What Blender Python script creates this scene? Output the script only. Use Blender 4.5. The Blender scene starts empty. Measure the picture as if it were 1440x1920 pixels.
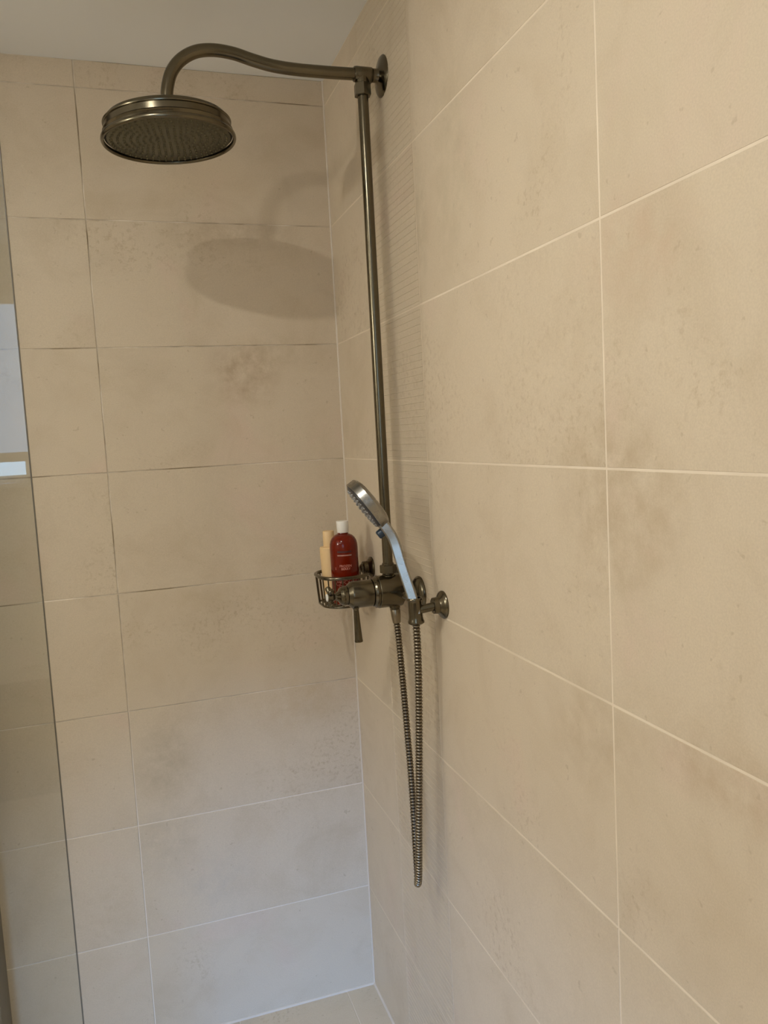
import bpy, bmesh, math, random
from mathutils import Vector, Matrix, Quaternion

# ------------------------------------------------------------------ camera, world, lights
SC = bpy.context.scene
COL = SC.collection
random.seed(7)
SC.view_settings.view_transform = 'Standard'
SC.view_settings.look = 'None'
SC.view_settings.gamma = 1.0
SC.view_settings.use_curve_mapping = False
SC.view_settings.exposure = 0.0
SC.cycles.sample_clamp_indirect = 6.0

cam_d = bpy.data.cameras.new('camera')
cam = bpy.data.objects.new('camera', cam_d)
COL.objects.link(cam)
cam_d.sensor_fit = 'VERTICAL'
cam_d.sensor_height = 24.0
cam_d.lens = 1497.33 / 1920.0 * 24.0
cam_d.clip_start = 0.02
right = Vector((0.94804, -0.31376, -0.05321))
fwd = Vector((0.30793, 0.94663, -0.09573))
right = (right - fwd.normalized() * right.dot(fwd.normalized())).normalized()
fwd.normalize()
up = right.cross(fwd)
R3 = Matrix((right, up, -fwd)).transposed()
cam.matrix_world = Matrix.Translation((-0.5673, -2.0607, 1.5556)) @ R3.to_4x4()
SC.camera = cam

world = bpy.data.worlds.new('world')
SC.world = world
world.use_nodes = True
world.node_tree.nodes['Background'].inputs[0].default_value = (0.55, 0.75, 1.0, 1)
world.node_tree.nodes['Background'].inputs[1].default_value = 0.6

WARM = (1.0, 0.975, 0.91)
DOWN_A = (-0.91, -1.30, 2.452)      # ceiling downlight above the shower opening
DOWN_FILL = (-1.75, -2.15, 2.452)      # unseen second downlight, added as fill light
SCONCE = (-2.52, -1.30, 2.08)       # globe of the wall light on the left wall
P_DOWN_A, P_DOWN_FILL, P_SCONCE = 9.5, 4.0, 32.5
WIN_COL = (0.34, 0.62, 1.0)
WIN_STRENGTH = 3.0
P_DAY = 5.6

H = 2.4619      # ceiling height
ZF = 0.0067     # floor level under the tile grid
YF = -3.4       # front wall (behind the camera)
XL = -2.6       # left wall of the room


# ------------------------------------------------------------------ materials
def new_mat(name):
    m = bpy.data.materials.new(name)
    m.use_nodes = True
    nt = m.node_tree
    b = nt.nodes['Principled BSDF']
    return m, nt, b


def simple(name, col, rough=0.5, metal=0.0, spec=0.5, **kw):
    m, nt, b = new_mat(name)
    b.inputs['Base Color'].default_value = (*col, 1)
    b.inputs['Roughness'].default_value = rough
    b.inputs['Metallic'].default_value = metal
    b.inputs['Specular IOR Level'].default_value = spec
    for k, v in kw.items():
        b.inputs[k].default_value = v
    return m


def N(nt, t, **kw):
    n = nt.nodes.new(t)
    for k, v in kw.items():
        setattr(n, k, v)
    return n


def ramp(nt, stops, fac):
    r = N(nt, 'ShaderNodeValToRGB')
    e = r.color_ramp.elements
    e[0].position, e[0].color = stops[0][0], (*stops[0][1], 1)
    e[1].position, e[1].color = stops[-1][0], (*stops[-1][1], 1)
    for p, c in stops[1:-1]:
        x = e.new(p)
        x.color = (*c, 1)
    nt.links.new(fac, r.inputs[0])
    return r.outputs[0]


def noise(nt, vec, scale, detail=4.0, rough=0.55, dist=0.0):
    n = N(nt, 'ShaderNodeTexNoise')
    n.inputs['Scale'].default_value = scale
    n.inputs['Detail'].default_value = detail
    n.inputs['Roughness'].default_value = rough
    n.inputs['Distortion'].default_value = dist
    nt.links.new(vec, n.inputs['Vector'])
    return n.outputs[0]


def mix(nt, a, b, fac, mode='MIX'):
    n = N(nt, 'ShaderNodeMix', data_type='RGBA', blend_type=mode)
    for s, v in ((n.inputs[0], fac), (n.inputs[6], a), (n.inputs[7], b)):
        if isinstance(v, (int, float)):
            s.default_value = v
        elif isinstance(v, tuple):
            s.default_value = (*v, 1)
        else:
            nt.links.new(v, s)
    return n.outputs[2]


def math_n(nt, op, a, b=0.0, clamp=False):
    n = N(nt, 'ShaderNodeMath', operation=op, use_clamp=clamp)
    for s, v in ((n.inputs[0], a), (n.inputs[1], b)):
        if isinstance(v, (int, float)):
            s.default_value = v
        else:
            nt.links.new(v, s)
    return n.outputs[0]


def tile_material(name, base, pink, dark, stains=()):
    """Stone-look porcelain: clouds, pitted patches, fine specks; each tile gets its own offset."""
    m, nt, b = new_mat(name)
    geo = N(nt, 'ShaderNodeNewGeometry')
    info = N(nt, 'ShaderNodeObjectInfo')
    off = N(nt, 'ShaderNodeVectorMath', operation='MULTIPLY_ADD')
    comb = N(nt, 'ShaderNodeCombineXYZ')
    for i in range(3):
        nt.links.new(info.outputs['Random'], comb.inputs[i])
    nt.links.new(comb.outputs[0], off.inputs[0])
    off.inputs[1].default_value = (31.0, 17.0, 23.0)
    nt.links.new(geo.outputs['Position'], off.inputs[2])
    v = off.outputs[0]
    cloud = noise(nt, v, 3.2, 5, 0.6, 0.4)
    cloud2 = noise(nt, v, 7.5, 6, 0.65, 0.8)
    c = ramp(nt, [(0.22, dark), (0.44, base), (0.58, base), (0.76, pink)], cloud)
    c = mix(nt, c, ramp(nt, [(0.28, (0.93, 0.915, 0.89)), (0.52, (1, 1, 1)), (0.8, (1.02, 1.015, 1.0))], cloud2), 1.0, 'MULTIPLY')
    # pitted, speckled areas
    area = ramp(nt, [(0.55, (0, 0, 0)), (0.66, (1, 1, 1))], noise(nt, v, 2.4, 3, 0.5, 0.6))
    spk = ramp(nt, [(0.52, (0, 0, 0)), (0.70, (1, 1, 1))], noise(nt, v, 95.0, 3, 0.6))
    pit = mix(nt, (0, 0, 0), spk, area)
    c = mix(nt, c, (dark[0] * 0.78, dark[1] * 0.72, dark[2] * 0.66), math_n(nt, 'MULTIPLY', pit, 0.55))
    grain = noise(nt, v, 420.0, 2, 0.6)
    c = mix(nt, c, ramp(nt, [(0.3, (0.945, 0.94, 0.935)), (0.7, (1.04, 1.04, 1.04))], grain), 1.0, 'MULTIPLY')
    dots = ramp(nt, [(0.70, (0, 0, 0)), (0.76, (1, 1, 1))], noise(nt, v, 70.0, 2, 0.5))
    c = mix(nt, c, (dark[0] * 0.62, dark[1] * 0.56, dark[2] * 0.50), math_n(nt, 'MULTIPLY', dots, 0.32))
    # smudges that belong to particular tiles
    for (sx, sy, sz, rx, rz, amt, col) in stains:
        d = N(nt, 'ShaderNodeVectorMath', operation='SUBTRACT')
        nt.links.new(geo.outputs['Position'], d.inputs[0])
        d.inputs[1].default_value = (sx, sy, sz)
        s = N(nt, 'ShaderNodeVectorMath', operation='MULTIPLY')
        nt.links.new(d.outputs[0], s.inputs[0])
        s.inputs[1].default_value = (1 / rx, 1 / rx, 1 / rz)
        ln = N(nt, 'ShaderNodeVectorMath', operation='LENGTH')
        nt.links.new(s.outputs[0], ln.inputs[0])
        f = math_n(nt, 'SUBTRACT', 1.0, ln.outputs['Value'], True)
        nz = ramp(nt, [(0.36, (0, 0, 0)), (0.66, (1, 1, 1))], noise(nt, geo.outputs['Position'], 26.0, 5, 0.65))
        f = math_n(nt, 'MULTIPLY', math_n(nt, 'MULTIPLY', f, 1.7, True), nz)
        c = mix(nt, c, col, math_n(nt, 'MULTIPLY', f, amt))
    nt.links.new(c, b.inputs['Base Color'])
    b.inputs['Roughness'].default_value = 0.48
    b.inputs['Specular IOR Level'].default_value = 0.28
    bp = N(nt, 'ShaderNodeBump')
    bp.inputs['Strength'].default_value = 0.09
    bp.inputs['Distance'].default_value = 0.002
    hh = math_n(nt, 'ADD', math_n(nt, 'MULTIPLY', grain, 0.06), math_n(nt, 'SUBTRACT', cloud2, math_n(nt, 'MULTIPLY', pit, 0.8)))
    nt.links.new(hh, bp.inputs['Height'])
    nt.links.new(bp.outputs[0], b.inputs['Normal'])
    return m


def grout_material(name, light, dark, lo=0.42, hi=0.58, clean_below=None):
    m, nt, b = new_mat(name)
    geo = N(nt, 'ShaderNodeNewGeometry')
    c = ramp(nt, [(lo, dark), (hi, light)], noise(nt, geo.outputs['Position'], 5.0, 4, 0.6))
    if clean_below:         # the soiling of the joints stops above the splash zone
        sp = N(nt, 'ShaderNodeSeparateXYZ')
        nt.links.new(geo.outputs['Position'], sp.inputs[0])
        mr = N(nt, 'ShaderNodeMapRange', interpolation_type='SMOOTHSTEP')
        mr.inputs['From Min'].default_value = clean_below - 0.25
        mr.inputs['From Max'].default_value = clean_below + 0.25
        nt.links.new(sp.outputs[2], mr.inputs['Value'])
        c = mix(nt, light, c, mr.outputs[0])
    nt.links.new(c, b.inputs['Base Color'])
    b.inputs['Roughness'].default_value = 0.85
    b.inputs['Specular IOR Level'].default_value = 0.1
    return m


def metal(name, col, rough, brushed=0.0):
    m, nt, b = new_mat(name)
    b.inputs['Metallic'].default_value = 1.0
    geo = N(nt, 'ShaderNodeTexCoord')
    nz = noise(nt, geo.outputs['Object'], 40.0, 3, 0.6)
    c = mix(nt, (col[0] * 0.86, col[1] * 0.86, col[2] * 0.84), (col[0] * 1.1, col[1] * 1.1, col[2] * 1.1), nz)
    nt.links.new(c, b.inputs['Base Color'])
    r = math_n(nt, 'ADD', math_n(nt, 'MULTIPLY', nz, 0.10), rough - 0.05)
    nt.links.new(r, b.inputs['Roughness'])
    return m


TB, TP, TD = (0.590, 0.492, 0.362), (0.615, 0.482, 0.368), (0.512, 0.420, 0.300)
M_TILE_BACK = tile_material('tile_beige_back', TB, TP, TD, stains=(
    (-0.25, 0, 1.73, 0.11, 0.10, 0.75, (0.40, 0.30, 0.20)),
    (-0.16, 0, 1.78, 0.16, 0.06, 0.40, (0.42, 0.33, 0.22)),
    (-0.16, 0, 0.86, 0.16, 0.10, 0.45, (0.47, 0.35, 0.21)),
    (-0.26, 0, 2.075, 0.20, 0.05, 0.55, (0.42, 0.33, 0.23)),
    (-0.52, 0, 0.75, 0.09, 0.14, 0.60, (0.40, 0.33, 0.23)),
    (-0.53, 0, 0.55, 0.10, 0.10, 0.45, (0.42, 0.36, 0.27)),
    (-0.42, 0, 0.42, 0.12, 0.10, 0.30, (0.42, 0.37, 0.30)),
    (-0.40, 0, 1.16, 0.22, 0.05, 0.30, (0.45, 0.35, 0.22)),
))
M_TILE_RIGHT = tile_material('tile_beige_right', (0.600, 0.502, 0.370), (0.62, 0.488, 0.374), (0.536, 0.440, 0.312), stains=(
    (0, -1.235, 1.46, 0.16, 0.15, 0.55, (0.40, 0.30, 0.19)),
    (0, -1.17, 1.14, 0.14, 0.10, 0.45, (0.44, 0.34, 0.22)),
    (0, -1.42, 1.18, 0.18, 0.05, 0.50, (0.42, 0.30, 0.19)),
    (0, -0.78, 1.98, 0.10, 0.22, 0.35, (0.42, 0.36, 0.24)),
    (0, -0.635, 1.95, 0.035, 0.14, 0.50, (0.40, 0.33, 0.22)),
    (0, -1.27, 1.75, 0.14, 0.08, 0.35, (0.52, 0.36, 0.25)),
))
M_FLOORTILE = tile_material('tile_floor', (0.56, 0.47, 0.34), (0.58, 0.47, 0.35), (0.48, 0.40, 0.29))
M_GROUT_B = grout_material('grout_back', (0.80, 0.71, 0.59), (0.28, 0.215, 0.14), 0.40, 0.62, 0.80)
M_GROUT_R = grout_material('grout_right', (0.76, 0.655, 0.51), (0.68, 0.575, 0.44), 0.40, 0.60)
M_SILICONE = simple('silicone', (0.60, 0.52, 0.42), 0.5)
M_PAINT = simple('paint_white', (0.90, 0.90, 0.88), 0.8, spec=0.2)
M_PAINT_W = simple('paint_wall', (0.66, 0.62, 0.54), 0.8, spec=0.2)
M_DARK_PANEL = simple('dark_panel_brown', (0.10, 0.065, 0.04), 0.5)
M_BRONZE = metal('brushed_nickel', (0.150, 0.128, 0.088), 0.22)
M_BRONZE_D = metal('brushed_nickel_dark', (0.13, 0.100, 0.06), 0.28)
M_FACE = metal('head_face_metal', (0.135, 0.126, 0.086), 0.40)
M_CHROME = metal('satin_steel', (0.36, 0.345, 0.315), 0.27)
M_HOSE = metal('hose_steel', (0.30, 0.255, 0.185), 0.30)
M_CORE = metal('hose_core', (0.075, 0.06, 0.042), 0.4)
M_GAP = simple('dark_gap', (0.02, 0.017, 0.012), 0.7)
M_RUBBER = simple('grey_silicone_nozzle', (0.33, 0.32, 0.30), 0.45)
M_BLACKFACE = simple('dark_spray_face', (0.035, 0.035, 0.038), 0.35)
M_BLUE = simple('dark_blue_plastic', (0.016, 0.032, 0.052), 0.4)
M_CERAMIC = simple('white_ceramic', (0.78, 0.76, 0.70), 0.2)
M_WHITE = simple('white_plastic', (0.80, 0.76, 0.68), 0.35)
M_CREAM = simple('cream_plastic', (0.75, 0.52, 0.26), 0.45)
M_PRINT = simple('pink_print', (0.52, 0.20, 0.15), 0.6)
M_PRINT_D = simple('dark_print', (0.05, 0.004, 0.003), 0.6)
M_PRINT_G = simple('grey_print', (0.30, 0.19, 0.15), 0.6)
M_FRAME = simple('window_frame', (0.72, 0.70, 0.66), 0.4)


def amber_material():
    m, nt, b = new_mat('amber_bottle')
    b.inputs['Base Color'].default_value = (0.19, 0.013, 0.002, 1)
    b.inputs['Roughness'].default_value = 0.10
    b.inputs['Transmission Weight'].default_value = 0.35
    b.inputs['IOR'].default_value = 1.33
    b.inputs['Coat Weight'].default_value = 0.15
    b.inputs['Coat Roughness'].default_value = 0.06
    return m


M_AMBER = amber_material()


def glass_material():
    m, nt, b = new_mat('clear_glass')
    nt.nodes.remove(b)
    out = nt.nodes['Material Output']
    tr = N(nt, 'ShaderNodeBsdfTransparent')
    tr.inputs[0].default_value = (0.955, 0.965, 0.95, 1)
    gl = N(nt, 'ShaderNodeBsdfGlossy')
    gl.inputs['Roughness'].default_value = 0.0
    lw = N(nt, 'ShaderNodeLayerWeight')
    lw.inputs['Blend'].default_value = 0.5
    p5 = math_n(nt, 'POWER', lw.outputs['Facing'], 5.0)
    fr = math_n(nt, 'ADD', math_n(nt, 'MULTIPLY', p5, 0.95), 0.043)
    mx = N(nt, 'ShaderNodeMixShader')
    nt.links.new(fr, mx.inputs[0])
    nt.links.new(tr.outputs[0], mx.inputs[1])
    nt.links.new(gl.outputs[0], mx.inputs[2])
    nt.links.new(mx.outputs[0], out.inputs[0])
    return m


M_GLASS = glass_material()


def emitter(name, col, strength):
    m, nt, b = new_mat(name)
    b.inputs['Base Color'].default_value = (0.8, 0.8, 0.8, 1)
    b.inputs['Emission Color'].default_value = (*col, 1)
    b.inputs['Emission Strength'].default_value = strength
    return m


M_BLIND = emitter('lit_blind', WIN_COL, WIN_STRENGTH)
M_SKYPANE = emitter('lit_window', (0.45, 0.72, 1.0), WIN_STRENGTH * 1.9)
M_LENS = emitter('lamp_lens', WARM, 6.0)


# ------------------------------------------------------------------ mesh helpers
def mesh_obj(name, bm, mat, parent=None, origin=(0, 0, 0), smooth=True, angle=35, recalc=True):
    """Link bm (world coordinates) as one object whose origin is `origin` (the parent's base)."""
    if recalc:
        bmesh.ops.recalc_face_normals(bm, faces=bm.faces)
    me = bpy.data.meshes.new(name)
    if parent is not None:
        origin = parent['_base']
    bm.transform(Matrix.Translation(-Vector(origin)))
    bm.to_mesh(me)
    bm.free()
    if mat is not None:
        me.materials.append(mat)
    if smooth:
        me.polygons.foreach_set('use_smooth', [True] * len(me.polygons))
        me.set_sharp_from_angle(angle=math.radians(angle))
    o = bpy.data.objects.new(name, me)
    COL.objects.link(o)
    if parent is not None:
        o.parent = parent
        o['_base'] = list(parent['_base'])
    else:
        o.location = origin
        o['_base'] = list(origin)
    return o


def thing(name, label, cat, base, group=None):
    o = bpy.data.objects.new(name, None)
    COL.objects.link(o)
    o.empty_display_size = 0.02
    o.location = base
    o['_base'] = list(base)
    o['label'] = label
    o['category'] = cat
    if group:
        o['group'] = group
    return o


def structure(o):
    o['kind'] = 'structure'
    return o


def box(bm, lo, hi, bevel=0.0):
    r = bmesh.ops.create_cube(bm, size=1.0)
    vs = r['verts']
    lo, hi = Vector(lo), Vector(hi)
    c, s = (lo + hi) / 2, hi - lo
    for v in vs:
        v.co = Vector((v.co.x * s.x, v.co.y * s.y, v.co.z * s.z)) + c
    if bevel:
        es = list({e for v in vs for e in v.link_edges})
        bmesh.ops.bevel(bm, geom=es, offset=bevel, segments=1, affect='EDGES')
    return vs


def frame(axis):
    a = Vector(axis).normalized()
    t = Vector((0, 0, 1)) if abs(a.z) < 0.9 else Vector((1, 0, 0))
    u = a.cross(t).normalized()
    return a, u, a.cross(u)


def lathe(bm, origin, axis, prof, seg=48, closed=False):
    """prof: list of (distance along axis, radius); radius 0 closes with a fan point."""
    o = Vector(origin)
    a, u, w = frame(axis)
    rings = []
    for d, r in prof:
        if r < 1e-6:
            rings.append([bm.verts.new(o + a * d)])
        else:
            rings.append([bm.verts.new(o + a * d + (u * math.cos(2 * math.pi * i / seg) + w * math.sin(2 * math.pi * i / seg)) * r) for i in range(seg)])
    pairs = list(zip(rings, rings[1:]))
    if closed:
        pairs.append((rings[-1], rings[0]))
    for A, B in pairs:
        for i in range(seg):
            j = (i + 1) % seg
            if len(A) == 1 and len(B) == 1:
                continue
            if len(A) == 1:
                bm.faces.new((A[0], B[j], B[i]))
            elif len(B) == 1:
                bm.faces.new((A[i], A[j], B[0]))
            else:
                bm.faces.new((A[i], A[j], B[j], B[i]))
    return rings


def hexnut(bm, origin, axis, length, across, rot=0.0, ch=0.0012):
    o = Vector(origin)
    a, u, w = frame(axis)
    R = across / math.sqrt(3)
    rows = [(0, R * 0.90), (ch, R), (length - ch, R), (length, R * 0.90)]
    rings = []
    for d, r in rows:
        rings.append([bm.verts.new(o + a * d + (u * math.cos(rot + math.pi / 3 * i) + w * math.sin(rot + math.pi / 3 * i)) * r) for i in range(6)])
    for A, B in zip(rings, rings[1:]):
        for i in range(6):
            bm.faces.new((A[i], A[(i + 1) % 6], B[(i + 1) % 6], B[i]))
    bm.faces.new(rings[0])
    bm.faces.new(rings[-1])


def spline(pts, n):
    """Catmull-Rom through pts, n samples per span."""
    P = [Vector(p) for p in pts]
    P = [P[0] * 2 - P[1]] + P + [P[-1] * 2 - P[-2]]
    out = []
    for i in range(1, len(P) - 2):
        p0, p1, p2, p3 = P[i - 1:i + 3]
        for k in range(n):
            t = k / n
            out.append(0.5 * ((2 * p1) + (p2 - p0) * t + (2 * p0 - 5 * p1 + 4 * p2 - p3) * t * t + (3 * p1 - p0 - 3 * p2 + p3) * t ** 3))
    out.append(P[-2])
    return out


def tube(bm, path, radii, seg=16, caps=True, closed=False):
    path = [Vector(p) for p in path]
    n = len(path)
    if not isinstance(radii, (list, tuple)):
        radii = [radii] * n
    tang = []
    for i in range(n):
        if closed:
            t = path[(i + 1) % n] - path[i - 1]
        else:
            t = path[min(i + 1, n - 1)] - path[max(i - 1, 0)]
        tang.append(t.normalized())
    _, u, _ = frame(tang[0])
    rings = []
    for i in range(n):
        u = (u - tang[i] * u.dot(tang[i])).normalized()
        w = tang[i].cross(u)
        rings.append([bm.verts.new(path[i] + (u * math.cos(2 * math.pi * k / seg) + w * math.sin(2 * math.pi * k / seg)) * radii[i]) for k in range(seg)])
    pairs = list(zip(rings, rings[1:]))
    if closed:
        pairs.append((rings[-1], rings[0]))
    for A, B in pairs:
        if closed and A is rings[-1]:
            # align the closing seam
            best = min(range(seg), key=lambda s: sum((A[k].co - B[(k + s) % seg].co).length for k in range(seg)))
            B = [B[(k + best) % seg] for k in range(seg)]
        for k in range(seg):
            bm.faces.new((A[k], A[(k + 1) % seg], B[(k + 1) % seg], B[k]))
    if caps and not closed:
        bm.faces.new(list(reversed(rings[0])))
        bm.faces.new(rings[-1])


def sphere(bm, c, r, seg=12, rings=8, scale=(1, 1, 1)):
    m = Matrix.Translation(c) @ Matrix.Diagonal((*scale, 1))
    bmesh.ops.create_uvsphere(bm, u_segments=seg, v_segments=rings, radius=r, matrix=m)


# ------------------------------------------------------------------ setting: walls, floor, ceiling
JT = 0.0024     # joint width


def slab(name, lo, hi, mat, label=None):
    bm = bmesh.new()
    box(bm, lo, hi)
    c = ((lo[0] + hi[0]) / 2, (lo[1] + hi[1]) / 2, lo[2])
    o = mesh_obj(name, bm, mat, origin=c, smooth=False)
    structure(o)
    if label:
        o['label'] = label
    return o


wall_back = slab('wall_back', (XL - 0.1, 0.0012, 0), (0.1, 0.12, H), M_GROUT_B, 'back shower wall of large beige stone-look tiles')
wall_right = slab('wall_right', (0.0004, YF - 0.1, 0), (0.12, 0.0012, H), M_GROUT_R, 'right shower wall of large beige tiles carrying the fittings')
wall_left = slab('wall_left', (XL - 0.1, YF, 0), (XL, 0.0, H), M_PAINT_W)
floor = slab('floor', (XL - 0.1, YF - 0.1, -0.1), (0.1, 0.1, ZF - 0.0012), M_GROUT_R, 'beige tiled shower floor')
ceiling = slab('ceiling', (XL - 0.1, YF - 0.1, H), (0.1, 0.1, H + 0.1), M_PAINT, 'plain off-white painted ceiling')

tile_cache = {}


def tile_mesh(w, h, kind):
    """A tile in its own frame: x across, z up, face at y = 0, depth +y. Origin bottom-left of the face."""
    key = (round(w, 4), round(h, 4), kind)
    if key in tile_cache:
        return tile_cache[key]
    bm = bmesh.new()
    if kind == 'plain':
        box(bm, (0, 0, 0), (w, 0.006, h), 0.0007)
    else:       # ribbed decor tile: thin horizontal ridges across its width
        n = max(1, int(round(h / 0.0135)))
        pitch = h / n
        prof = [(0.0, 0.0004)]
        for i in range(n):
            z0 = i * pitch
            zc = z0 + pitch * 0.5
            prof += [(z0 + 0.0004, 0.0), (zc - 0.0009, 0.0), (zc - 0.0003, -0.0006), (zc + 0.0003, -0.0006), (zc + 0.0009, 0.0), (z0 + pitch - 0.0004, 0.0)]
        prof.append((h, 0.0004))
        pl = [(z, y) for z, y in prof]
        for (z0, y0), (z1, y1) in zip(pl, pl[1:]):
            vs = [bm.verts.new(c) for c in ((0, y0, z0), (w, y0, z0), (w, y1, z1), (0, y1, z1))]
            bm.faces.new(vs)
        bmesh.ops.remove_doubles(bm, verts=bm.verts, dist=1e-6)
        for zz in (0, h):
            vs = [bm.verts.new(c) for c in ((0, 0.0004, zz), (w, 0.0004, zz), (w, 0.006, zz), (0, 0.006, zz))]
            bm.faces.new(vs)
        for xx in (0, w):
            vs = [bm.verts.new(c) for c in ((xx, 0, 0), (xx, 0, h), (xx, 0.006, h), (xx, 0.006, 0))]
            bm.faces.new(vs)
    me = bpy.data.meshes.new('tile')
    if kind == 'plain':
        bmesh.ops.recalc_face_normals(bm, faces=bm.faces)
    else:
        for f in bm.faces:
            f.normal_update()
            if f.normal.y > 0.2:
                f.normal_flip()
    bm.to_mesh(me)
    bm.free()
    tile_cache[key] = me
    return me


def put_tile(parent, mesh, mat, loc, rotz):
    if not mesh.materials:
        mesh.materials.append(mat)
    o = bpy.data.objects.new('tile', mesh)
    COL.objects.link(o)
    o.parent = parent
    o.location = Vector(loc) - parent.location
    o.rotation_euler = (0, 0, rotz)
    return o


rows = [(0.3 * k, 0.3 * (k + 1)) for k in range(8)] + [(2.4, H)]
rows[0] = (ZF, 0.3)
# back wall: columns from the corner leftwards
for (x0, x1) in ((-0.5985, 0.0), (-1.2005, -0.5985), (-1.8025, -1.2005), (-2.4045, -1.8025)):
    for z0, z1 in rows:
        w, h = x1 - x0 - JT, z1 - z0 - JT
        put_tile(wall_back, tile_mesh(w, h, 'plain'), M_TILE_BACK, (x0 + JT / 2, random.uniform(-0.0003, 0.0003), z0 + JT / 2), 0.0)
# right wall: rotate the frame so that the face looks along -x (local x -> -y)
tile_cache = {}
for (y1, y0, kind) in ((0.0, -0.3015, 'plain'), (-0.3015, -0.6068, 'ribbed'), (-0.6068, -1.2107, 'plain'), (-1.2107, -1.8147, 'plain'), (-1.8147, -2.4187, 'plain'), (-2.4187, -3.0227, 'plain')):
    for z0, z1 in rows:
        w, h = y1 - y0 - JT, z1 - z0 - JT
        put_tile(wall_right, tile_mesh(w, h, kind), M_TILE_RIGHT, (random.uniform(-0.00015, 0.00015), y1 - JT / 2, z0 + JT / 2), -math.pi / 2)

# floor tiles of the shower
tile_cache = {}
for ix in range(4):
    for iy in range(3):
        x1 = -0.083 - 0.3 * (ix - 1) if ix else 0.0
        x0 = -0.083 - 0.3 * ix
        y1, y0 = -0.3 * iy, -0.3 * (iy + 1)
        bm = bmesh.new()
        box(bm, (0, 0, -0.006), (x1 - x0 - JT, y1 - y0 - JT, 0), 0.0007)
        me = bpy.data.meshes.new('tile')
        bmesh.ops.recalc_face_normals(bm, faces=bm.faces)
        bm.to_mesh(me)
        bm.free()
        put_tile(floor, me, M_FLOORTILE, (x0 + JT / 2, y0 + JT / 2, ZF), 0.0)

# silicone beads in the corners
bm = bmesh.new()
lathe(bm, (-0.0005, -0.0005, ZF), (0, 0, 1), [(0, 0.0028), (H - ZF, 0.0028)], 12)
structure(mesh_obj('trim_1', bm, M_SILICONE, origin=(0, 0, ZF)))['label'] = 'pale silicone bead in the vertical corner'
bm = bmesh.new()
tube(bm, [(0, -0.0005, ZF), (-2.4, -0.0005, ZF)], 0.0045, 10)
structure(mesh_obj('trim_2', bm, M_SILICONE, origin=(-1.2, 0, ZF)))['label'] = 'pale silicone bead along the foot of the back wall'
bm = bmesh.new()
tube(bm, [(-0.0005, 0, ZF), (-0.0005, -3.0, ZF)], 0.0045, 10)
structure(mesh_obj('trim_3', bm, M_SILICONE, origin=(0, -1.5, ZF)))['label'] = 'pale silicone bead along the foot of the right wall'

# added narrow slab, coloured dark for the dark strip seen through the glass
dark_strip = slab('dark_strip_slab', (-1.05, -0.12, 0), (-0.9315, 0.0, H), simple('dark_strip_olive', (0.10, 0.083, 0.055), 0.6), 'added dark slab at the left end of the back wall, behind the glass')

# front wall (behind the camera) with the window whose reflection shows in the glass
WX0, WX1, WZ0, WZ1 = -1.60, -0.935, 1.43, 2.21
wf = bmesh.new()
box(wf, (XL, YF - 0.12, 0), (WX0, YF, H))
box(wf, (WX1, YF - 0.12, 0), (0.1, YF, H))
box(wf, (WX0, YF - 0.12, 0), (WX1, YF, WZ0))
box(wf, (WX0, YF - 0.12, WZ1), (WX1, YF, H))
wall_front = mesh_obj('wall_front', wf, M_PAINT_W, origin=(-1.3, YF, 0), smooth=False)
structure(wall_front)
bm = bmesh.new()
box(bm, (XL, YF, 0), (0.0, YF + 0.018, 0.54), 0.003)  # unseen panel, added to darken the lower part of the glass reflection
structure(mesh_obj('trim_4', bm, M_DARK_PANEL, origin=(-1.3, YF, 0), smooth=False))['label'] = 'added dark brown panel behind the viewer, darkening the low glass reflection'

win = thing('window_1', 'window with a white blind pulled almost down, mirrored in the glass screen', 'window', (-1.5, YF, WZ0))
del win['category']
structure(win)
bm = bmesh.new()
F = 0.035
for lo, hi in (((WX0, YF - 0.09, WZ0), (WX1, YF - 0.03, WZ0 + F)), ((WX0, YF - 0.09, WZ1 - F), (WX1, YF - 0.03, WZ1)),
               ((WX0, YF - 0.09, WZ0), (WX0 + F, YF - 0.03, WZ1)), ((WX1 - F, YF - 0.09, WZ0), (WX1, YF - 0.03, WZ1))):
    box(bm, lo, hi, 0.003)
mesh_obj('window_frame', bm, M_FRAME, win, smooth=False)
bm = bmesh.new()
box(bm, (WX0 + 0.01, YF - 0.075, WZ0 + 0.01), (WX1 - 0.01, YF - 0.065, WZ1 - 0.01))
mesh_obj('pane', bm, M_SKYPANE, win, smooth=False)
bm = bmesh.new()
box(bm, (WX0 + 0.004, YF - 0.022, 1.565), (WX1 - 0.004, YF - 0.019, WZ1))
bl = mesh_obj('roller_blind', bm, M_BLIND, win, smooth=False)
bm = bmesh.new()
box(bm, (WX0 + 0.004, YF - 0.030, 1.525), (WX1 - 0.004, YF - 0.012, 1.567), 0.004)
mesh_obj('bottom_bar', bm, M_PAINT_W, bl, smooth=False)
bm = bmesh.new()
box(bm, (WX0 - 0.03, YF - 0.03, WZ0 - 0.02), (WX1 + 0.02, YF + 0.05, WZ0 + 0.004), 0.004)
mesh_obj('window_sill', bm, M_FRAME, win, smooth=False)


# ------------------------------------------------------------------ lamps of the room
def area_lamp(name, loc, direction, size, power, col, parent=None, spread=math.pi, shape='DISK', size_y=None):
    d = bpy.data.lights.new(name, 'AREA')
    d.shape = shape
    d.size = size
    if size_y:
        d.size_y = size_y
    d.energy = power
    d.color = col
    d.spread = spread
    o = bpy.data.objects.new(name, d)
    COL.objects.link(o)
    q = Vector(direction).to_track_quat('-Z', 'Y')
    if parent is not None:
        o.parent = parent
        o.location = Vector(loc) - Vector(parent['_base'])
    else:
        o.location = loc
    o.rotation_euler = q.to_euler()
    return o


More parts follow.
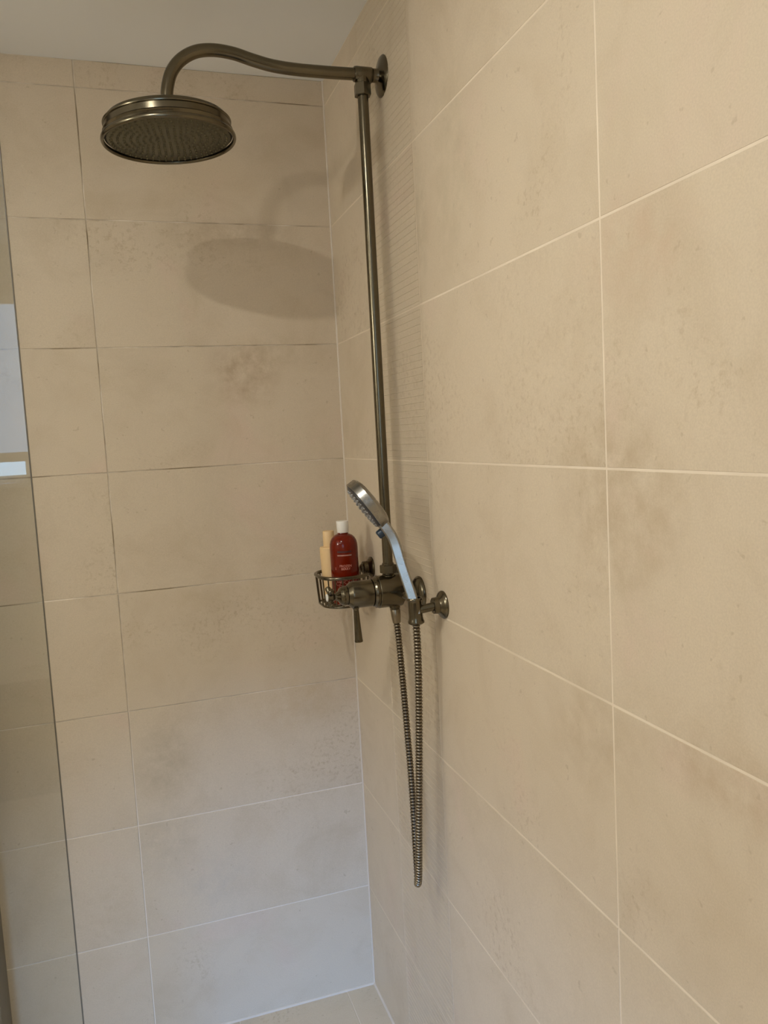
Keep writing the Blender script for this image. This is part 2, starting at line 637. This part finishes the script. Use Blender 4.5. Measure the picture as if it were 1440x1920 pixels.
def downlight(loc, power, label):
    x, y, z = loc
    t = thing('downlight', label, 'light', (x, y, H))
    bm = bmesh.new()
    lathe(bm, (x, y, H), (0, 0, -1), [(0, 0.046), (0.004, 0.045), (0.006, 0.041), (0.006, 0.034), (0.001, 0.033)], 32)
    mesh_obj('trim_ring', bm, M_FRAME, t)
    bm = bmesh.new()
    lathe(bm, (x, y, H), (0, 0, -1), [(0.0015, 0.033), (0.002, 0.02), (0.002, 0)], 24)
    mesh_obj('lens', bm, M_LENS, t)
    area_lamp('lamp', (x, y, z), (0, 0, -1), 0.055, power, WARM, t)


downlight(DOWN_A, P_DOWN_A, 'round ceiling downlight just in front of the shower')
downlight(DOWN_FILL, P_DOWN_FILL, 'unseen round ceiling downlight added as fill, further from the shower')

sc = thing('wall_lamp', 'small globe wall lamp on the left wall', 'light', (XL, SCONCE[1], SCONCE[2]))
bm = bmesh.new()
lathe(bm, (XL, SCONCE[1], SCONCE[2]), (1, 0, 0), [(0, 0.05), (0.01, 0.048), (0.014, 0.03), (0.045, 0.012), (0.046, 0)], 32)
mesh_obj('backplate', bm, M_CHROME, sc)
pl = bpy.data.lights.new('globe_lamp', 'POINT')
pl.energy = P_SCONCE
pl.color = WARM
pl.shadow_soft_size = 0.03
po = bpy.data.objects.new('globe_lamp', pl)
COL.objects.link(po)
po.parent = sc
po.location = Vector(SCONCE) - Vector(sc['_base'])

# daylight falling in through the window: sky light comes down at a slant
area_lamp('daylight', (-1.22, YF - 0.008, 1.497), (0.33, 1.0, -0.50), 0.56, P_DAY, (0.20, 0.45, 1.0), spread=math.radians(35), shape='RECTANGLE', size_y=0.055)

# ------------------------------------------------------------------ glass screen
YG = -0.80
gs = thing('glass_screen', 'clear frameless glass shower screen at the left with window reflections', 'shower screen', (-0.97, YG, ZF))
bm = bmesh.new()
box(bm, (-1.26, YG - 0.004, ZF + 0.004), (-0.6922, YG + 0.004, 2.40))
mesh_obj('pane', bm, M_GLASS, gs, smooth=False)
bm = bmesh.new()
box(bm, (-0.6922, YG - 0.0042, ZF + 0.004), (-0.6908, YG + 0.0042, 2.40))
mesh_obj('edge', bm, simple('glass_edge', (0.10, 0.085, 0.06), 0.4), gs, smooth=False)
bm = bmesh.new()
box(bm, (-1.26, YG - 0.012, ZF), (-0.697, YG + 0.012, ZF + 0.02), 0.002)
mesh_obj('floor_channel', bm, M_CHROME, gs, smooth=False)

# ------------------------------------------------------------------ exposed shower column
YP = -0.455
XR = -0.0425
ZV = 1.2235
sh = thing('shower_column', 'brushed nickel exposed rain shower with valve, riser pipe and curved arm', 'shower', (0, YP, ZV - 0.1))

# top wall flange and neck
bm = bmesh.new()
lathe(bm, (0, YP - 0.001, 2.281), (-1, 0, 0), [(0.0, 0.0395), (0.0012, 0.0395), (0.0035, 0.037), (0.006, 0.029), (0.0085, 0.019), (0.0105, 0.0145), (0.013, 0.0132), (0.021, 0.0130), (0.0215, 0.0118), (0.026, 0.0118)], 64)
mesh_obj('wall_flange', bm, M_BRONZE, sh)
# tee fitting
bm = bmesh.new()
lathe(bm, (-0.0225, YP, 2.281), (-1, 0, 0), [(0, 0.009), (0, 0.0146), (0.001, 0.0152), (0.033, 0.0152), (0.0345, 0.0146), (0.0360, 0.0146), (0.037, 0.0134), (0.037, 0.010)], 40)
lathe(bm, (XR, YP, 2.281), (0, 0, -1), [(0.004, 0.0138), (0.020, 0.0138), (0.022, 0.0115)], 32)
mesh_obj('tee_fitting', bm, M_BRONZE, sh)
bm = bmesh.new()
hexnut(bm, (XR, YP, 2.263), (0, 0, -1), 0.024, 0.031, math.radians(8))
mesh_obj('hex_nut', bm, M_BRONZE, sh, angle=20)
# riser pipe
bm = bmesh.new()
lathe(bm, (XR, YP, 1.262), (0, 0, 1), [(0, 0.0108), (1.005, 0.0108)], 32)
mesh_obj('riser_pipe', bm, M_BRONZE, sh)
# bottom compression nut
bm = bmesh.new()
hexnut(bm, (XR, YP, 1.262), (0, 0, 1), 0.018, 0.031, math.radians(14))
lathe(bm, (XR, YP, 1.252), (0, 0, 1), [(0, 0.0145), (0.006, 0.0145), (0.008, 0.0125), (0.011, 0.0125)], 32)
lathe(bm, (XR, YP, 1.279), (0, 0, 1), [(0, 0.0128), (0.004, 0.0128), (0.006, 0.0108)], 32)
mesh_obj('hex_nut', bm, M_BRONZE, sh, angle=25)
# curved arm
arm_pts = [(-0.055, YP, 2.281), (-0.12, YP, 2.2795), (-0.18, YP, 2.2795), (-0.225, YP, 2.2825), (-0.262, YP, 2.2895), (-0.300, YP, 2.2985), (-0.337, YP, 2.3010), (-0.370, YP, 2.2950),
           (-0.398, YP, 2.2785), (-0.417, YP, 2.2550), (-0.4265, YP, 2.2280), (-0.4300, YP, 2.200), (-0.4305, YP, 2.165)]
bm = bmesh.new()
tube(bm, spline(arm_pts, 8), 0.0117, 28)
mesh_obj('shower_arm', bm, M_BRONZE, sh)

# rain head
HX, HZ = -0.4305, 2.1315
tilt = Matrix.Translation((HX, YP, HZ)) @ Matrix.Rotation(math.radians(-2.3), 4, 'Y')


def tilted(bm):
    bm.transform(tilt)
    return bm


bm = bmesh.new()
lathe(bm, (0, 0, 0), (0, 0, 1), [(0.003, 0.1165), (0.009, 0.1180), (0.0115, 0.1200), (0.0135, 0.1180), (0.0145, 0.1165), (0.0250, 0.1160), (0.0262, 0.1180), (0.0280, 0.1185), (0.0295, 0.1165), (0.0305, 0.1130),
                               (0.0360, 0.1110), (0.0400, 0.1020), (0.0430, 0.0850), (0.0470, 0.0500), (0.0510, 0.0250), (0.0530, 0.0175), (0.0620, 0.0170), (0.0630, 0.0140), (0.0632, 0.005)], 96)
head = mesh_obj('shower_head', tilted(bm), M_BRONZE, sh, angle=28)
bm = bmesh.new()
prof = []
for i in range(16):
    t = 2 * math.pi * i / 16
    prof.append((-0.001 + 0.0052 * math.sin(t), 0.1212 + 0.0034 * math.cos(t)))
lathe(bm, (0, 0, 0), (0, 0, 1), prof, 96, closed=True)
mesh_obj('rim', tilted(bm), M_BRONZE, head)
bm = bmesh.new()
lathe(bm, (0, 0, 0.003), (0, 0, 1), [(0, 0.1178), (0, 0.1125)], 72)
mesh_obj('shadow_gap', tilted(bm), M_GAP, head)
bm = bmesh.new()
lathe(bm, (0, 0, 0), (0, 0, 1), [(0.004, 0.1145), (-0.0005, 0.1140), (-0.0015, 0.1125), (-0.0015, 0.05), (-0.0015, 0.0)], 72)
mesh_obj('spray_face', tilted(bm), M_FACE, head)
bm = bmesh.new()
nz = 0
for k in range(1, 10):
    r = 0.0118 * k
    n = max(6, int(round(2 * math.pi * r / 0.0125)))
    for i in range(n):
        a = 2 * math.pi * (i + 0.37 * k) / n
        lathe(bm, (r * math.cos(a), r * math.sin(a), -0.0012), (0, 0, -1), [(0, 0.0026), (0.0022, 0.0020), (0.0030, 0.0011), (0.0030, 0)], 8)
nozz = mesh_obj('nozzles', tilted(bm), M_FACE, head)
nozz['kind'] = 'stuff'

# valve: two wall unions and arms, body, handle, cross handle, lever, outlet
for sgn in (-1, 1):
    yv = YP + sgn * 0.076
    bm = bmesh.new()
    lathe(bm, (0, yv, ZV + 0.004), (-1, 0, 0), [(0, 0.0345), (0.002, 0.0345), (0.005, 0.0335), (0.009, 0.0290), (0.012, 0.0215), (0.0135, 0.0155), (0.020, 0.0140)], 56)
    mesh_obj('wall_flange', bm, M_BRONZE, sh)
    bm = bmesh.new()
    tube(bm, spline([(-0.012, yv, ZV + 0.004), (-0.021, yv, ZV + 0.003), (-0.0275, yv - sgn * 0.007, ZV + 0.001), (-0.0285, yv - sgn * 0.018, ZV), (-0.0285, YP + sgn * 0.02, ZV)], 8), 0.0092, 24)
    mesh_obj('inlet_arm', bm, M_BRONZE, sh)
bm = bmesh.new()
lathe(bm, (0, YP, ZV), (-1, 0, 0), [(0.0085, 0), (0.0085, 0.020), (0.0100, 0.0250), (0.0120, 0.0265), (0.0150, 0.0270), (0.0165, 0.0310), (0.0185, 0.0345), (0.0200, 0.0350), (0.0690, 0.0350), (0.0705, 0.0340), (0.0712, 0.0325), (0.0722, 0.0325), (0.0730, 0.0335),
                                   (0.0755, 0.0335), (0.0765, 0.0318), (0.0800, 0.0305), (0.0815, 0.0295), (0.0815, 0.0)], 72)
mesh_obj('valve_body', bm, M_BRONZE, sh, angle=25)
bm = bmesh.new()
lathe(bm, (0, YP, ZV), (-1, 0, 0), [(0.0825, 0.0), (0.0825, 0.0280), (0.0840, 0.0288), (0.1260, 0.0288), (0.1290, 0.0278), (0.1345, 0.0225), (0.1365, 0.0205), (0.1365, 0.0)], 72)
vh = mesh_obj('flow_handle', bm, M_BRONZE, sh, angle=25)
bm = bmesh.new()
lathe(bm, (-0.119, YP, ZV - 0.024), Vector((0.03, 0, -1)), [(0, 0.0075), (0.006, 0.0072), (0.0075, 0.0060), (0.010, 0.0058), (0.045, 0.0070), (0.072, 0.0084), (0.0765, 0.0090), (0.0785, 0.0086), (0.0790, 0.0)], 28)
mesh_obj('lever', bm, M_BRONZE, vh)
bm = bmesh.new()
lathe(bm, (0, YP, ZV), (-1, 0, 0), [(0.1370, 0.0), (0.1370, 0.0185), (0.1385, 0.0212), (0.1440, 0.0212), (0.1452, 0.0196), (0.1475, 0.0200), (0.1490, 0.0188), (0.1530, 0.0165), (0.1560, 0.0110), (0.1600, 0.0078), (0.1640, 0.0070), (0.1660, 0.0085), (0.1680, 0.0070), (0.1690, 0.0)], 48)
mesh_obj('temperature_knob', bm, M_BRONZE, sh, angle=25)
bm = bmesh.new()
lathe(bm, (0, YP, ZV), (-1, 0, 0), [(0.1660, 0.0), (0.1660, 0.0080), (0.1690, 0.0105), (0.1780, 0.0105), (0.1795, 0.0090), (0.1795, 0.0)], 32)
for i in range(4):
    a = math.radians(45 + 90 * i)
    d = Vector((0, math.cos(a), math.sin(a)))
    c = Vector((-0.1735, YP, ZV))
    lathe(bm, c + d * 0.006, d, [(0, 0.0048), (0.006, 0.0040), (0.010, 0.0048), (0.0145, 0.0064), (0.0175, 0.0060), (0.0195, 0.0040), (0.020, 0)], 20)
ch = mesh_obj('cross_handle', bm, M_BRONZE, sh)
bm = bmesh.new()
lathe(bm, (-0.1795, YP, ZV), (-1, 0, 0), [(0, 0.0080), (0.0012, 0.0080), (0.0022, 0.0068), (0.0024, 0)], 32)
mesh_obj('ceramic_button', bm, M_CERAMIC, ch)['label'] = 'white ceramic button'
bm = bmesh.new()
lathe(bm, (-0.0320, YP, ZV - 0.030), (0, 0, -1), [(0, 0.0115), (0.0085, 0.0115), (0.0095, 0.0105), (0.012, 0.0105)], 32)
mesh_obj('outlet', bm, M_BRONZE, sh)

# ------------------------------------------------------------------ handset bracket on the wall
YB, ZB = -0.656, 1.2255
br = thing('shower_bracket', 'brushed nickel wall bracket with a cup holding the hand shower', 'bracket', (0, YB, ZB))
bm = bmesh.new()
lathe(bm, (0, YB, ZB), (-1, 0, 0), [(0, 0.0270), (0.0025, 0.0272), (0.0045, 0.0262), (0.0075, 0.0225), (0.0105, 0.0175), (0.0125, 0.0155), (0.0130, 0.0162), (0.0215, 0.0155), (0.0225, 0.0140), (0.0225, 0)], 56)
mesh_obj('wall_flange', bm, M_BRONZE, br, angle=28)
CX, CY = -0.0555, -0.646
bm = bmesh.new()
tube(bm, [(-0.020, YB, ZB - 0.001), (CX + 0.006, CY - 0.003, ZB - 0.006)], 0.0083, 24)
mesh_obj('arm', bm, M_BRONZE, br)
cup_ax = Vector((0.03, 0.0, -1)).normalized()
bm = bmesh.new()
lathe(bm, (CX, CY, 1.2435), cup_ax, [(0.012, 0.0100), (0.0, 0.0118), (-0.0004, 0.0138), (0.0015, 0.0150), (0.0040, 0.0150), (0.0058, 0.0136), (0.0080, 0.0134), (0.036, 0.0136), (0.042, 0.0142), (0.0460, 0.0160), (0.0490, 0.0158), (0.0510, 0.0130), (0.0512, 0.0082), (0.046, 0.0082)], 48)
mesh_obj('cup', bm, M_BRONZE, br)

# ------------------------------------------------------------------ hand shower
AX = Vector((-math.cos(math.radians(22)), math.sin(math.radians(22)), 0))      # in-plane direction
NX = Vector((-math.sin(math.radians(22)), -math.cos(math.radians(22)), 0))     # side facing the room
ORG = Vector((-0.053, -0.646, 1.24))
hs = thing('hand_shower', 'slim satin steel hand shower leaning out of the wall bracket', 'hand shower', (CX, CY, 1.235))


SIDE = (NX + Vector((0, 0, 0.15))).normalized()
UPW = AX.cross(SIDE)
if UPW.z < 0:
    UPW = -UPW


def hp(s, h, n=0.0):
    return ORG + AX * s + UPW * h + SIDE * n


# handle: rounded-rectangle bar swept along the profile's centre line
ctr = [(-0.0010, -0.0280), (0.0060, 0.0030), (0.0230, 0.0630), (0.0364, 0.1137), (0.0500, 0.1392), (0.0670, 0.1630)]
path = [hp(s, z) for s, z in ctr]
path = spline(path, 8)
bm = bmesh.new()
rings = []
nP = len(path)
for i, q in enumerate(path):
    t = (path[min(i + 1, nP - 1)] - path[max(i - 1, 0)]).normalized()
    side = SIDE
    nrm = t.cross(side).normalized()
    f = i / (nP - 1)
    hw = 0.0096 + 0.0004 * f if f > 0.15 else 0.0085 + 0.0011 * f / 0.15      # half thickness in the profile plane
    hn = 0.0088 + 0.0080 * max(0, f - 0.55) / 0.45                            # half width sideways
    ring = []
    rc = min(hw, hn) * 0.34
    for (qx, qy, a0) in ((1, 1, 0), (-1, 1, 90), (-1, -1, 180), (1, -1, 270)):
        for k in range(4):
            ang = math.radians(a0 + 30 * k)
            px = qx * (hw - rc) + rc * math.cos(ang)
            py = qy * (hn - rc) + rc * math.sin(ang)
            ring.append(bm.verts.new(q + nrm * px + side * py))
    rings.append(ring)
for A, B in zip(rings, rings[1:]):
    for k in range(16):
        bm.faces.new((A[k], A[(k + 1) % 16], B[(k + 1) % 16], B[k]))
bm.faces.new(list(reversed(rings[0])))
bm.faces.new(rings[-1])
mesh_obj('handle', bm, M_CHROME, hs, angle=12)

# head: disc with a flat band rim, seen almost edge-on
tip, foot = hp(0.1178, 0.2295), hp(0.0515, 0.1430)
din = (tip - foot).normalized()
hc = (tip + foot) / 2
hr = (tip - foot).length / 2
axis = din.cross(SIDE).normalized()
if axis.z > 0:
    axis = -axis                                        # spray direction: left and down
axis = (axis + SIDE * 0.11).normalized()
bm = bmesh.new()
lathe(bm, hc, axis, [(-0.0175, 0.0), (-0.0172, hr * 0.45), (-0.0155, hr * 0.78), (-0.0125, hr * 0.91), (-0.0085, hr), (0.0075, hr + 0.0004), (0.0082, hr - 0.0004), (0.0082, hr - 0.0025), (0.0060, hr - 0.0030), (0.0060, 0)], 72)
hh = mesh_obj('head_shell', bm, M_CHROME, hs, angle=30)
bm = bmesh.new()
lathe(bm, hc, axis, [(0.0058, hr - 0.0030), (0.0105, hr - 0.0050), (0.0125, hr - 0.0090), (0.0130, 0)], 56)
hf = mesh_obj('spray_face', bm, M_BLACKFACE, hs)
hf['label'] = 'dark spray face'
bm = bmesh.new()
_, fu, fw = frame(axis)
for k in range(1, 6):
    r = 0.0086 * k
    n = int(round(2 * math.pi * r / 0.0095))
    for i in range(n):
        a = 2 * math.pi * (i + 0.3 * k) / n
        q = hc + axis * (0.0122 if k < 5 else 0.0112) + (fu * math.cos(a) + fw * math.sin(a)) * r
        lathe(bm, q, axis, [(0, 0.0020), (0.0030, 0.0016), (0.0038, 0.0008), (0.0038, 0)], 8)
nn = mesh_obj('nozzles', bm, M_RUBBER, hf)
nn['kind'] = 'stuff'
# spray selector button under the neck
bm = bmesh.new()
bc = hp(0.0620, 0.1285)
lathe(bm, bc - axis * 0.006, axis, [(0, 0.0088), (0.010, 0.0088), (0.0122, 0.0072), (0.0124, 0)], 24)
mesh_obj('selector_button', bm, M_BLUE, hs)['label'] = 'dark blue spray selector button'

# ------------------------------------------------------------------ hose
hz = thing('shower_hose', 'ribbed metal shower hose hanging in a long loop below the valve', 'hose', (-0.05, -0.56, 0.62))
hose_pts = [(-0.0310, -0.455, 1.162), (-0.0285, -0.459, 1.120), (-0.0268, -0.470, 0.9987), (-0.0271, -0.481, 0.9073), (-0.0283, -0.493, 0.8286), (-0.0322, -0.509, 0.7407), (-0.0379, -0.527, 0.667), (-0.0440, -0.547, 0.632),
            (-0.0510, -0.566, 0.6235), (-0.0540, -0.583, 0.645), (-0.0554, -0.596, 0.7056), (-0.0560, -0.606, 0.7672), (-0.0540, -0.618, 0.8833), (-0.0515, -0.633, 1.051), (-0.0530, -0.643, 1.140), (-0.0545, -0.646, 1.200)]
hpath = spline(hose_pts, 60)
# resample evenly and give it ribs
acc = [0.0]
for a, b in zip(hpath, hpath[1:]):
    acc.append(acc[-1] + (b - a).length)
L = acc[-1]


def at_len(s):
    lo, hi = 0, len(acc) - 1
    while hi - lo > 1:
        mid = (lo + hi) // 2
        if acc[mid] <= s:
            lo = mid
        else:
            hi = mid
    f = (s - acc[lo]) / max(1e-9, acc[hi] - acc[lo])
    return hpath[lo].lerp(hpath[hi], min(1, max(0, f)))


pitch = 0.0067
nr = int(L / pitch)
bm = bmesh.new()
tube(bm, [at_len(L * i / 400) for i in range(401)], 0.0061, 10)
mesh_obj('hose_core', bm, M_CORE, hz, angle=60)
bm = bmesh.new()
for i in range(nr):
    q = [at_len((i + f) * L / nr) for f in (0.08, 0.16, 0.34, 0.52, 0.62, 0.66)]
    tube(bm, q, [0.0060, 0.0072, 0.0077, 0.0073, 0.0064, 0.0058], 14, caps=False)
coil = mesh_obj('coil_rings', bm, M_HOSE, hz, angle=60)
coil['kind'] = 'stuff'
bm = bmesh.new()
lathe(bm, (-0.0318, YP, ZV - 0.0405), Vector((0.06, -0.06, -1)), [(0, 0.0098), (0.002, 0.0108), (0.016, 0.0105), (0.028, 0.0090), (0.031, 0.0086), (0.032, 0.006)], 32)
mesh_obj('connector', bm, M_HOSE, hz)

# ------------------------------------------------------------------ wire basket
bk = thing('wire_basket', 'small brushed nickel wire soap basket on the right wall holding two bottles', 'basket', (0, -0.2, 1.15))
bx0, bx1, by0, by1 = -0.136, -0.016, -0.261, -0.122
ZT, ZBt = 1.2245, 1.1540


def oval(x0, x1, y0, y1, z, r, n=10):
    pts = []
    for cx, cy, a0 in ((x1 - r, y1 - r, 0), (x0 + r, y1 - r, 90), (x0 + r, y0 + r, 180), (x1 - r, y0 + r, 270)):
        for k in range(n):
            a = math.radians(a0 + 90 * k / (n - 1))
            pts.append(Vector((cx + r * math.cos(a), cy + r * math.sin(a), z)))
    return pts


top = oval(bx0, bx1, by0, by1, ZT, 0.052)
bot = oval(bx0 + 0.005, bx1 - 0.005, by0 + 0.006, by1 - 0.006, ZBt, 0.047)
bm = bmesh.new()
tube(bm, top, 0.0044, 14, closed=True)
mesh_obj('top_ring', bm, M_BRONZE, bk)
bm = bmesh.new()
tube(bm, bot, 0.0026, 12, closed=True)
mesh_obj('base_ring', bm, M_BRONZE, bk)
for i in range(0, len(top), 2):
    bm = bmesh.new()
    q0, q1 = top[i], bot[i]
    tube(bm, [q0 - Vector((0, 0, 0.001)), q0.lerp(q1, 0.55) + Vector((0, 0, -0.004)), q1], 0.0017, 8)
    mesh_obj('upright_wire', bm, M_BRONZE, bk)
for i in range(6):
    y = by0 + 0.030 + (by1 - by0 - 0.060) * i / 5
    bm = bmesh.new()
    tube(bm, [(bx0 + 0.016, y, ZBt), (bx1 - 0.016, y, ZBt)], 0.0017, 8)
    mesh_obj('base_wire', bm, M_BRONZE, bk)
YK, ZK = -0.196, 1.2335
bm = bmesh.new()
lathe(bm, (0, YK, ZK), (-1, 0, 0), [(0, 0.0258), (0.003, 0.0260), (0.005, 0.0245), (0.009, 0.0195), (0.012, 0.0160), (0.0125, 0.0168), (0.0225, 0.0160), (0.0240, 0.0140), (0.0240, 0.0105), (0.0290, 0.0095), (0.0310, 0.0070), (0.0310, 0)], 48)
mesh_obj('wall_mount', bm, M_BRONZE_D, bk, angle=28)

# ------------------------------------------------------------------ bottles in the basket
BX, BY, BZ = -0.0735, -0.2140, 1.1558
RB = 0.0338
bt = thing('shower_gel_bottle', 'clear amber red bottle with white cap and pink lettering in the wire basket', 'bottle', (BX, BY, BZ))
bm = bmesh.new()
lathe(bm, (BX, BY, BZ), (0, 0, 1), [(0.001, 0), (0.0005, 0.028), (0.0025, 0.0325), (0.006, RB), (0.135, RB), (0.145, RB * 0.985), (0.153, RB * 0.93), (0.160, RB * 0.82), (0.1655, RB * 0.66), (0.1685, RB * 0.48), (0.1695, 0.0128), (0.172, 0.0120), (0.176, 0.0120), (0.176, 0)], 64)
body = mesh_obj('bottle_body', bm, M_AMBER, bt)
bm = bmesh.new()
lathe(bm, (BX, BY, BZ), (0, 0, 1), [(0.1725, 0.0), (0.1725, 0.0134), (0.1735, 0.0138), (0.1990, 0.0148), (0.2000, 0.0145), (0.2006, 0.0138), (0.2004, 0.0)], 48)
mesh_obj('cap', bm, M_WHITE, bt)['label'] = 'white flip cap'

# print on the bottle: flat lettering wrapped round the body, facing the camera
FACE = math.atan2(-2.06 - BY, -0.567 - BX) + math.radians(4)


def wrap(me, z0, name, mat, scale=1.0):
    bm = bmesh.new()
    bm.from_mesh(me)
    bpy.data.meshes.remove(me)
    for v in bm.verts:
        a = FACE + v.co.x * scale / RB
        v.co = Vector((BX + (RB + 0.00025) * math.cos(a), BY + (RB + 0.00025) * math.sin(a), z0 + v.co.y * scale))
    return mesh_obj(name, bm, mat, bt, smooth=False, recalc=False)


def lettering(txt, size, z0, mat, name='lettering', space=1.0):
    cu = bpy.data.curves.new('t', 'FONT')
    cu.body = txt
    cu.size = size
    cu.align_x = 'CENTER'
    cu.space_character = space
    cu.resolution_u = 3
    cu.offset = size * 0.012
    tmp = bpy.data.objects.new('t', cu)
    COL.objects.link(tmp)
    dg = bpy.context.evaluated_depsgraph_get()
    me = bpy.data.meshes.new_from_object(tmp.evaluated_get(dg))
    bpy.data.objects.remove(tmp)
    me.materials.clear()
    return wrap(me, z0, name, mat)


def strokes(polys, width, z0, mat, name):
    """Line drawing in the label's plane (x across, y up) as flat ribbons."""
    bm = bmesh.new()
    for pts in polys:
        pts = [Vector((x, y, 0)) for x, y in pts]
        prev = None
        for i, q in enumerate(pts):
            t = (pts[min(i + 1, len(pts) - 1)] - pts[max(i - 1, 0)]).normalized()
            n = Vector((-t.y, t.x, 0)) * width / 2
            cur = (bm.verts.new(q - n), bm.verts.new(q + n))
            if prev:
                bm.faces.new((prev[0], cur[0], cur[1], prev[1]))
            prev = cur
    me = bpy.data.meshes.new('s')
    bm.to_mesh(me)
    bm.free()
    return wrap(me, z0, name, mat)


lettering('FROZEN', 0.0078, BZ + 0.0930, M_PRINT)
lettering('BERRY', 0.0078, BZ + 0.0860, M_PRINT)


def blob(x0, x1, y0, y1):
    return [[(x0 + (x1 - x0) * i / 10, (y0 + y1) / 2) for i in range(11)]]


strokes(blob(-0.019, 0.016, 0.1275, 0.1315), 0.0046, BZ, M_PRINT_D, 'print_band')
strokes(blob(-0.019, 0.016, 0.1195, 0.1225), 0.0028, BZ, M_PRINT_G, 'print_band')
strokes([[(x, 0.1208), (x + 0.0022, 0.1208)] for x in (-0.0085, -0.005, -0.0015, 0.002, 0.0055)], 0.0022, BZ, M_PRINT, 'print_mark')
strokes([[(-0.0265, 0.0865), (-0.0245, 0.0925)], [(-0.0265, 0.0925), (-0.0245, 0.0865)]], 0.0007, BZ, M_PRINT, 'print_mark')


def petal(cx, cy, ang, ln, wd):
    out = []
    for i in range(25):
        t = 2 * math.pi * i / 24
        lx, ly = ln * (0.5 - 0.5 * math.cos(t)), wd * math.sin(t) * (0.6 + 0.4 * math.sin(t / 2))
        out.append((cx + lx * math.cos(ang) - ly * math.sin(ang), cy + lx * math.sin(ang) + ly * math.cos(ang)))
    return out


lines = [petal(-0.014, 0.056, math.radians(a), l, w) for a, l, w in ((135, 0.017, 0.005), (35, 0.016, 0.005), (200, 0.013, 0.0045), (95, 0.012, 0.004))]
lines += [petal(0.008, 0.052, math.radians(a), l, w) for a, l, w in ((150, 0.016, 0.0045), (30, 0.020, 0.005), (70, 0.015, 0.004))]
lines += [petal(-0.004, 0.040, math.radians(a), l, w) for a, l, w in ((150, 0.016, 0.005), (20, 0.018, 0.005))]
strokes(lines, 0.0006, BZ, M_PRINT, 'leaf_print')
bm = bmesh.new()
for cx, cy, r in ((-0.004, 0.034, 0.0075), (0.006, 0.028, 0.0060)):
    c = bm.verts.new((cx, cy, 0))
    ring = [bm.verts.new((cx + r * math.cos(t * math.pi / 8), cy + r * math.sin(t * math.pi / 8), 0)) for t in range(16)]
    for k in range(16):
        bm.faces.new((c, ring[k], ring[(k + 1) % 16]))
me = bpy.data.meshes.new('s')
bm.to_mesh(me)
bm.free()
wrap(me, BZ, 'berry_print', simple('berry_print', (0.40, 0.10, 0.08), 0.5))

# cream bottle behind it
EX, EY, EZ = -0.0950, -0.1560, 1.1558
cb = thing('cream_bottle', 'cream coloured bottle with a tall cap behind the red bottle', 'bottle', (EX, EY, EZ))
bm = bmesh.new()
lathe(bm, (EX, EY, EZ), (0, 0, 1), [(0.001, 0), (0.0005, 0.0175), (0.003, 0.0195), (0.060, 0.0215), (0.128, 0.0240), (0.131, 0.0238), (0.1335, 0.0215), (0.1340, 0.012), (0.1345, 0)], 48)
mesh_obj('bottle_body', bm, M_CREAM, cb)
bm = bmesh.new()
lathe(bm, (EX, EY, EZ), (0, 0, 1), [(0.1335, 0), (0.1335, 0.0138), (0.136, 0.0142), (0.171, 0.0140), (0.1725, 0.0132), (0.1730, 0)], 40)
mesh_obj('cap', bm, M_CREAM, cb)

for o in list(bpy.data.objects):
    if '_base' in o:
        del o['_base']
